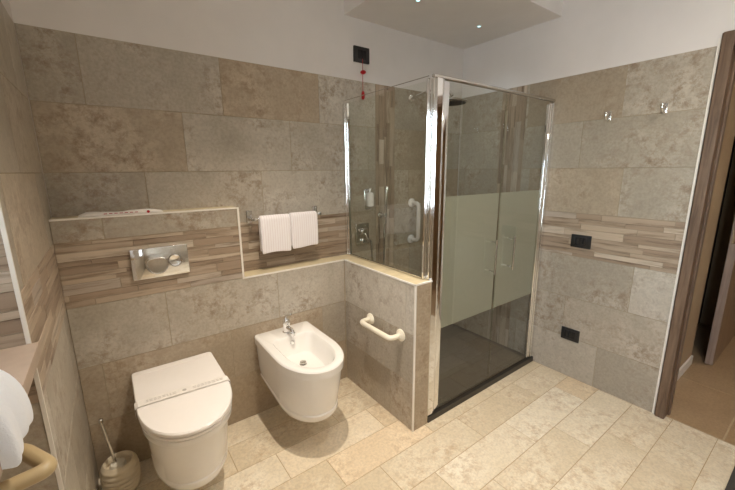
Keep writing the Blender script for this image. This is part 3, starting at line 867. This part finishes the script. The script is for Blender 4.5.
# shelf of light: lamps in the ceilings
def downlight(x, y, z, label, mt, group, r=.032, sc=1):
    l = thing('downlight', (x, y, z), label, 'ceiling light', group)
    bm = bmesh.new()
    rr_ = r
    rings = []
    for rad, h in ((rr_*.72, -.001), (rr_*.72, -.004), (rr_, -.004), (rr_*1.05, -.001), (rr_*1.05, .001)):
        rings.append([Vector((x+rad*math.cos(2*PI*k/28), y+rad*math.sin(2*PI*k/28), z+h)) for k in range(28)])
    loft(bm, rings, False, False); finish('light_ring', bm, 'trim', parent=l, smooth=40)
    bm = bmesh.new(); lathe(bm, [(rr_*.70*sc, -.001), (rr_*.70*sc, -.003), (rr_*.5*sc, -.0035)], (x, y, z), 'Z'); finish('light_lens', bm, mt, parent=l, smooth=40)
    return l
downlight(1.846, -.418, SOF, 'tiny bluish downlight in the dropped ceiling, nearer the back wall alarm plate', 'led', 'small spots in the dropped ceiling', .016)
downlight(2.471, -.384, SOF, 'tiny bluish downlight in the dropped ceiling, nearer the right wall', 'led', 'small spots in the dropped ceiling', .016)
def lamp(x, y, power, col=(1, .89, .75), size=.04, spread=2.9, z=CEIL):
    ld = bpy.data.lights.new('spot_beam', 'SPOT'); ld.energy = power; ld.color = col; ld.spot_size = spread; ld.spot_blend = 1.0
    ld.shadow_soft_size = size
    lo = bpy.data.objects.new('spot_beam', ld); C.objects.link(lo); lo.location = (x, y, z-.02)
    return lo
LAMPS = [(.88, -.90, 125, .02), (1.25, -1.55, 45, .03)]
for i, (x, y, p, s) in enumerate(LAMPS):
    downlight(x, y, CEIL, ('warm round downlight in the main ceiling nearest the bidet', 'warm round downlight in the main ceiling behind the first')[i], 'lamp', 'downlights in the main ceiling', .05)
    lamp(x, y, p, size=s, spread=(1.45, 1.6)[i])
for x, y in ((1.846, -.418), (2.471, -.384)): lamp(x, y, 3.0, (.75, .9, 1), .016, 2.0, SOF)
downlight(1.9, -2.4, CEIL, 'warm round downlight in the main ceiling behind the camera', 'lamp', 'downlights in the main ceiling', .05)
lamp(1.9, -2.4, 60)
downlight(4.1, -2.3, CEIL, 'warm round downlight in the hallway ceiling', 'lamp', None, .06)
lamp(4.1, -2.3, 20, (1, .78, .52), .06)
# mat at the lower right
mt = thing('floor_mat', (2.45, -2.2, 0), 'pale mat with dark grey border at the bottom right corner near the doorway', 'mat')
bm = bmesh.new(); box(bm, 2.05, 2.70, -2.50, -1.995, .0002, .010, bev=.002); finish('mat_border', bm, 'matedge', parent=mt)
bm = bmesh.new(); box(bm, 2.10, 2.65, -2.45, -2.055, .009, .014, bev=.002); finish('mat_centre', bm, 'mat', parent=mt)
# ------------------------------------------------------------------ daylight
w = bpy.data.worlds.new('World'); SC.world = w; w.use_nodes = True
nt = w.node_tree; bg = nt.nodes['Background']
sky = nt.nodes.new('ShaderNodeTexSky'); sky.sky_type = 'NISHITA'; sky.sun_disc = False; sky.sun_elevation = math.radians(35); sky.sun_rotation = math.radians(100)
nt.links.new(mixc(nt, .9, sky.outputs[0], (.90, .95, 1.0, 1)), bg.inputs[0]); bg.inputs[1].default_value = 13
for (x, y0, y1, z0, z1) in ((NX-.12, WY0, WY1, WZ0, WZ1), (-.22, V0, V1, VZ0, VZ1)):
    ld = bpy.data.lights.new('window_portal', 'AREA'); ld.shape = 'RECTANGLE'; ld.size = z1-z0; ld.size_y = y1-y0
    ld.cycles.is_portal = True
    lo = bpy.data.objects.new('window_portal', ld); C.objects.link(lo)
    lo.location = (x, (y0+y1)/2, (z0+z1)/2); lo.rotation_euler = (0, -PI/2, 0)
# ------------------------------------------------------------------ camera
cam = bpy.data.cameras.new('Camera'); co = bpy.data.objects.new('Camera', cam); C.objects.link(co)
cam.sensor_fit = 'HORIZONTAL'; cam.sensor_width = 36; cam.lens = 354.568/735*36; cam.clip_start = .02
yaw, pit, rol = .632963, .208471, -.0087017
F = Vector((math.sin(yaw)*math.cos(pit), math.cos(yaw)*math.cos(pit), -math.sin(pit)))
Rt = Vector((math.cos(yaw), -math.sin(yaw), 0)); U = Rt.cross(F)
R2 = Rt*math.cos(rol)+U*math.sin(rol); U2 = -Rt*math.sin(rol)+U*math.cos(rol)
m = Matrix((R2, U2, -F)).transposed().to_4x4(); m.translation = Vector((.204963, -2.128485, 1.5))
co.matrix_world = m
SC.camera = co
SC.view_settings.view_transform = 'Standard'; SC.view_settings.look = 'None'; SC.view_settings.gamma = 1
SC.view_settings.use_curve_mapping = False
SC.view_settings.exposure = 0.22
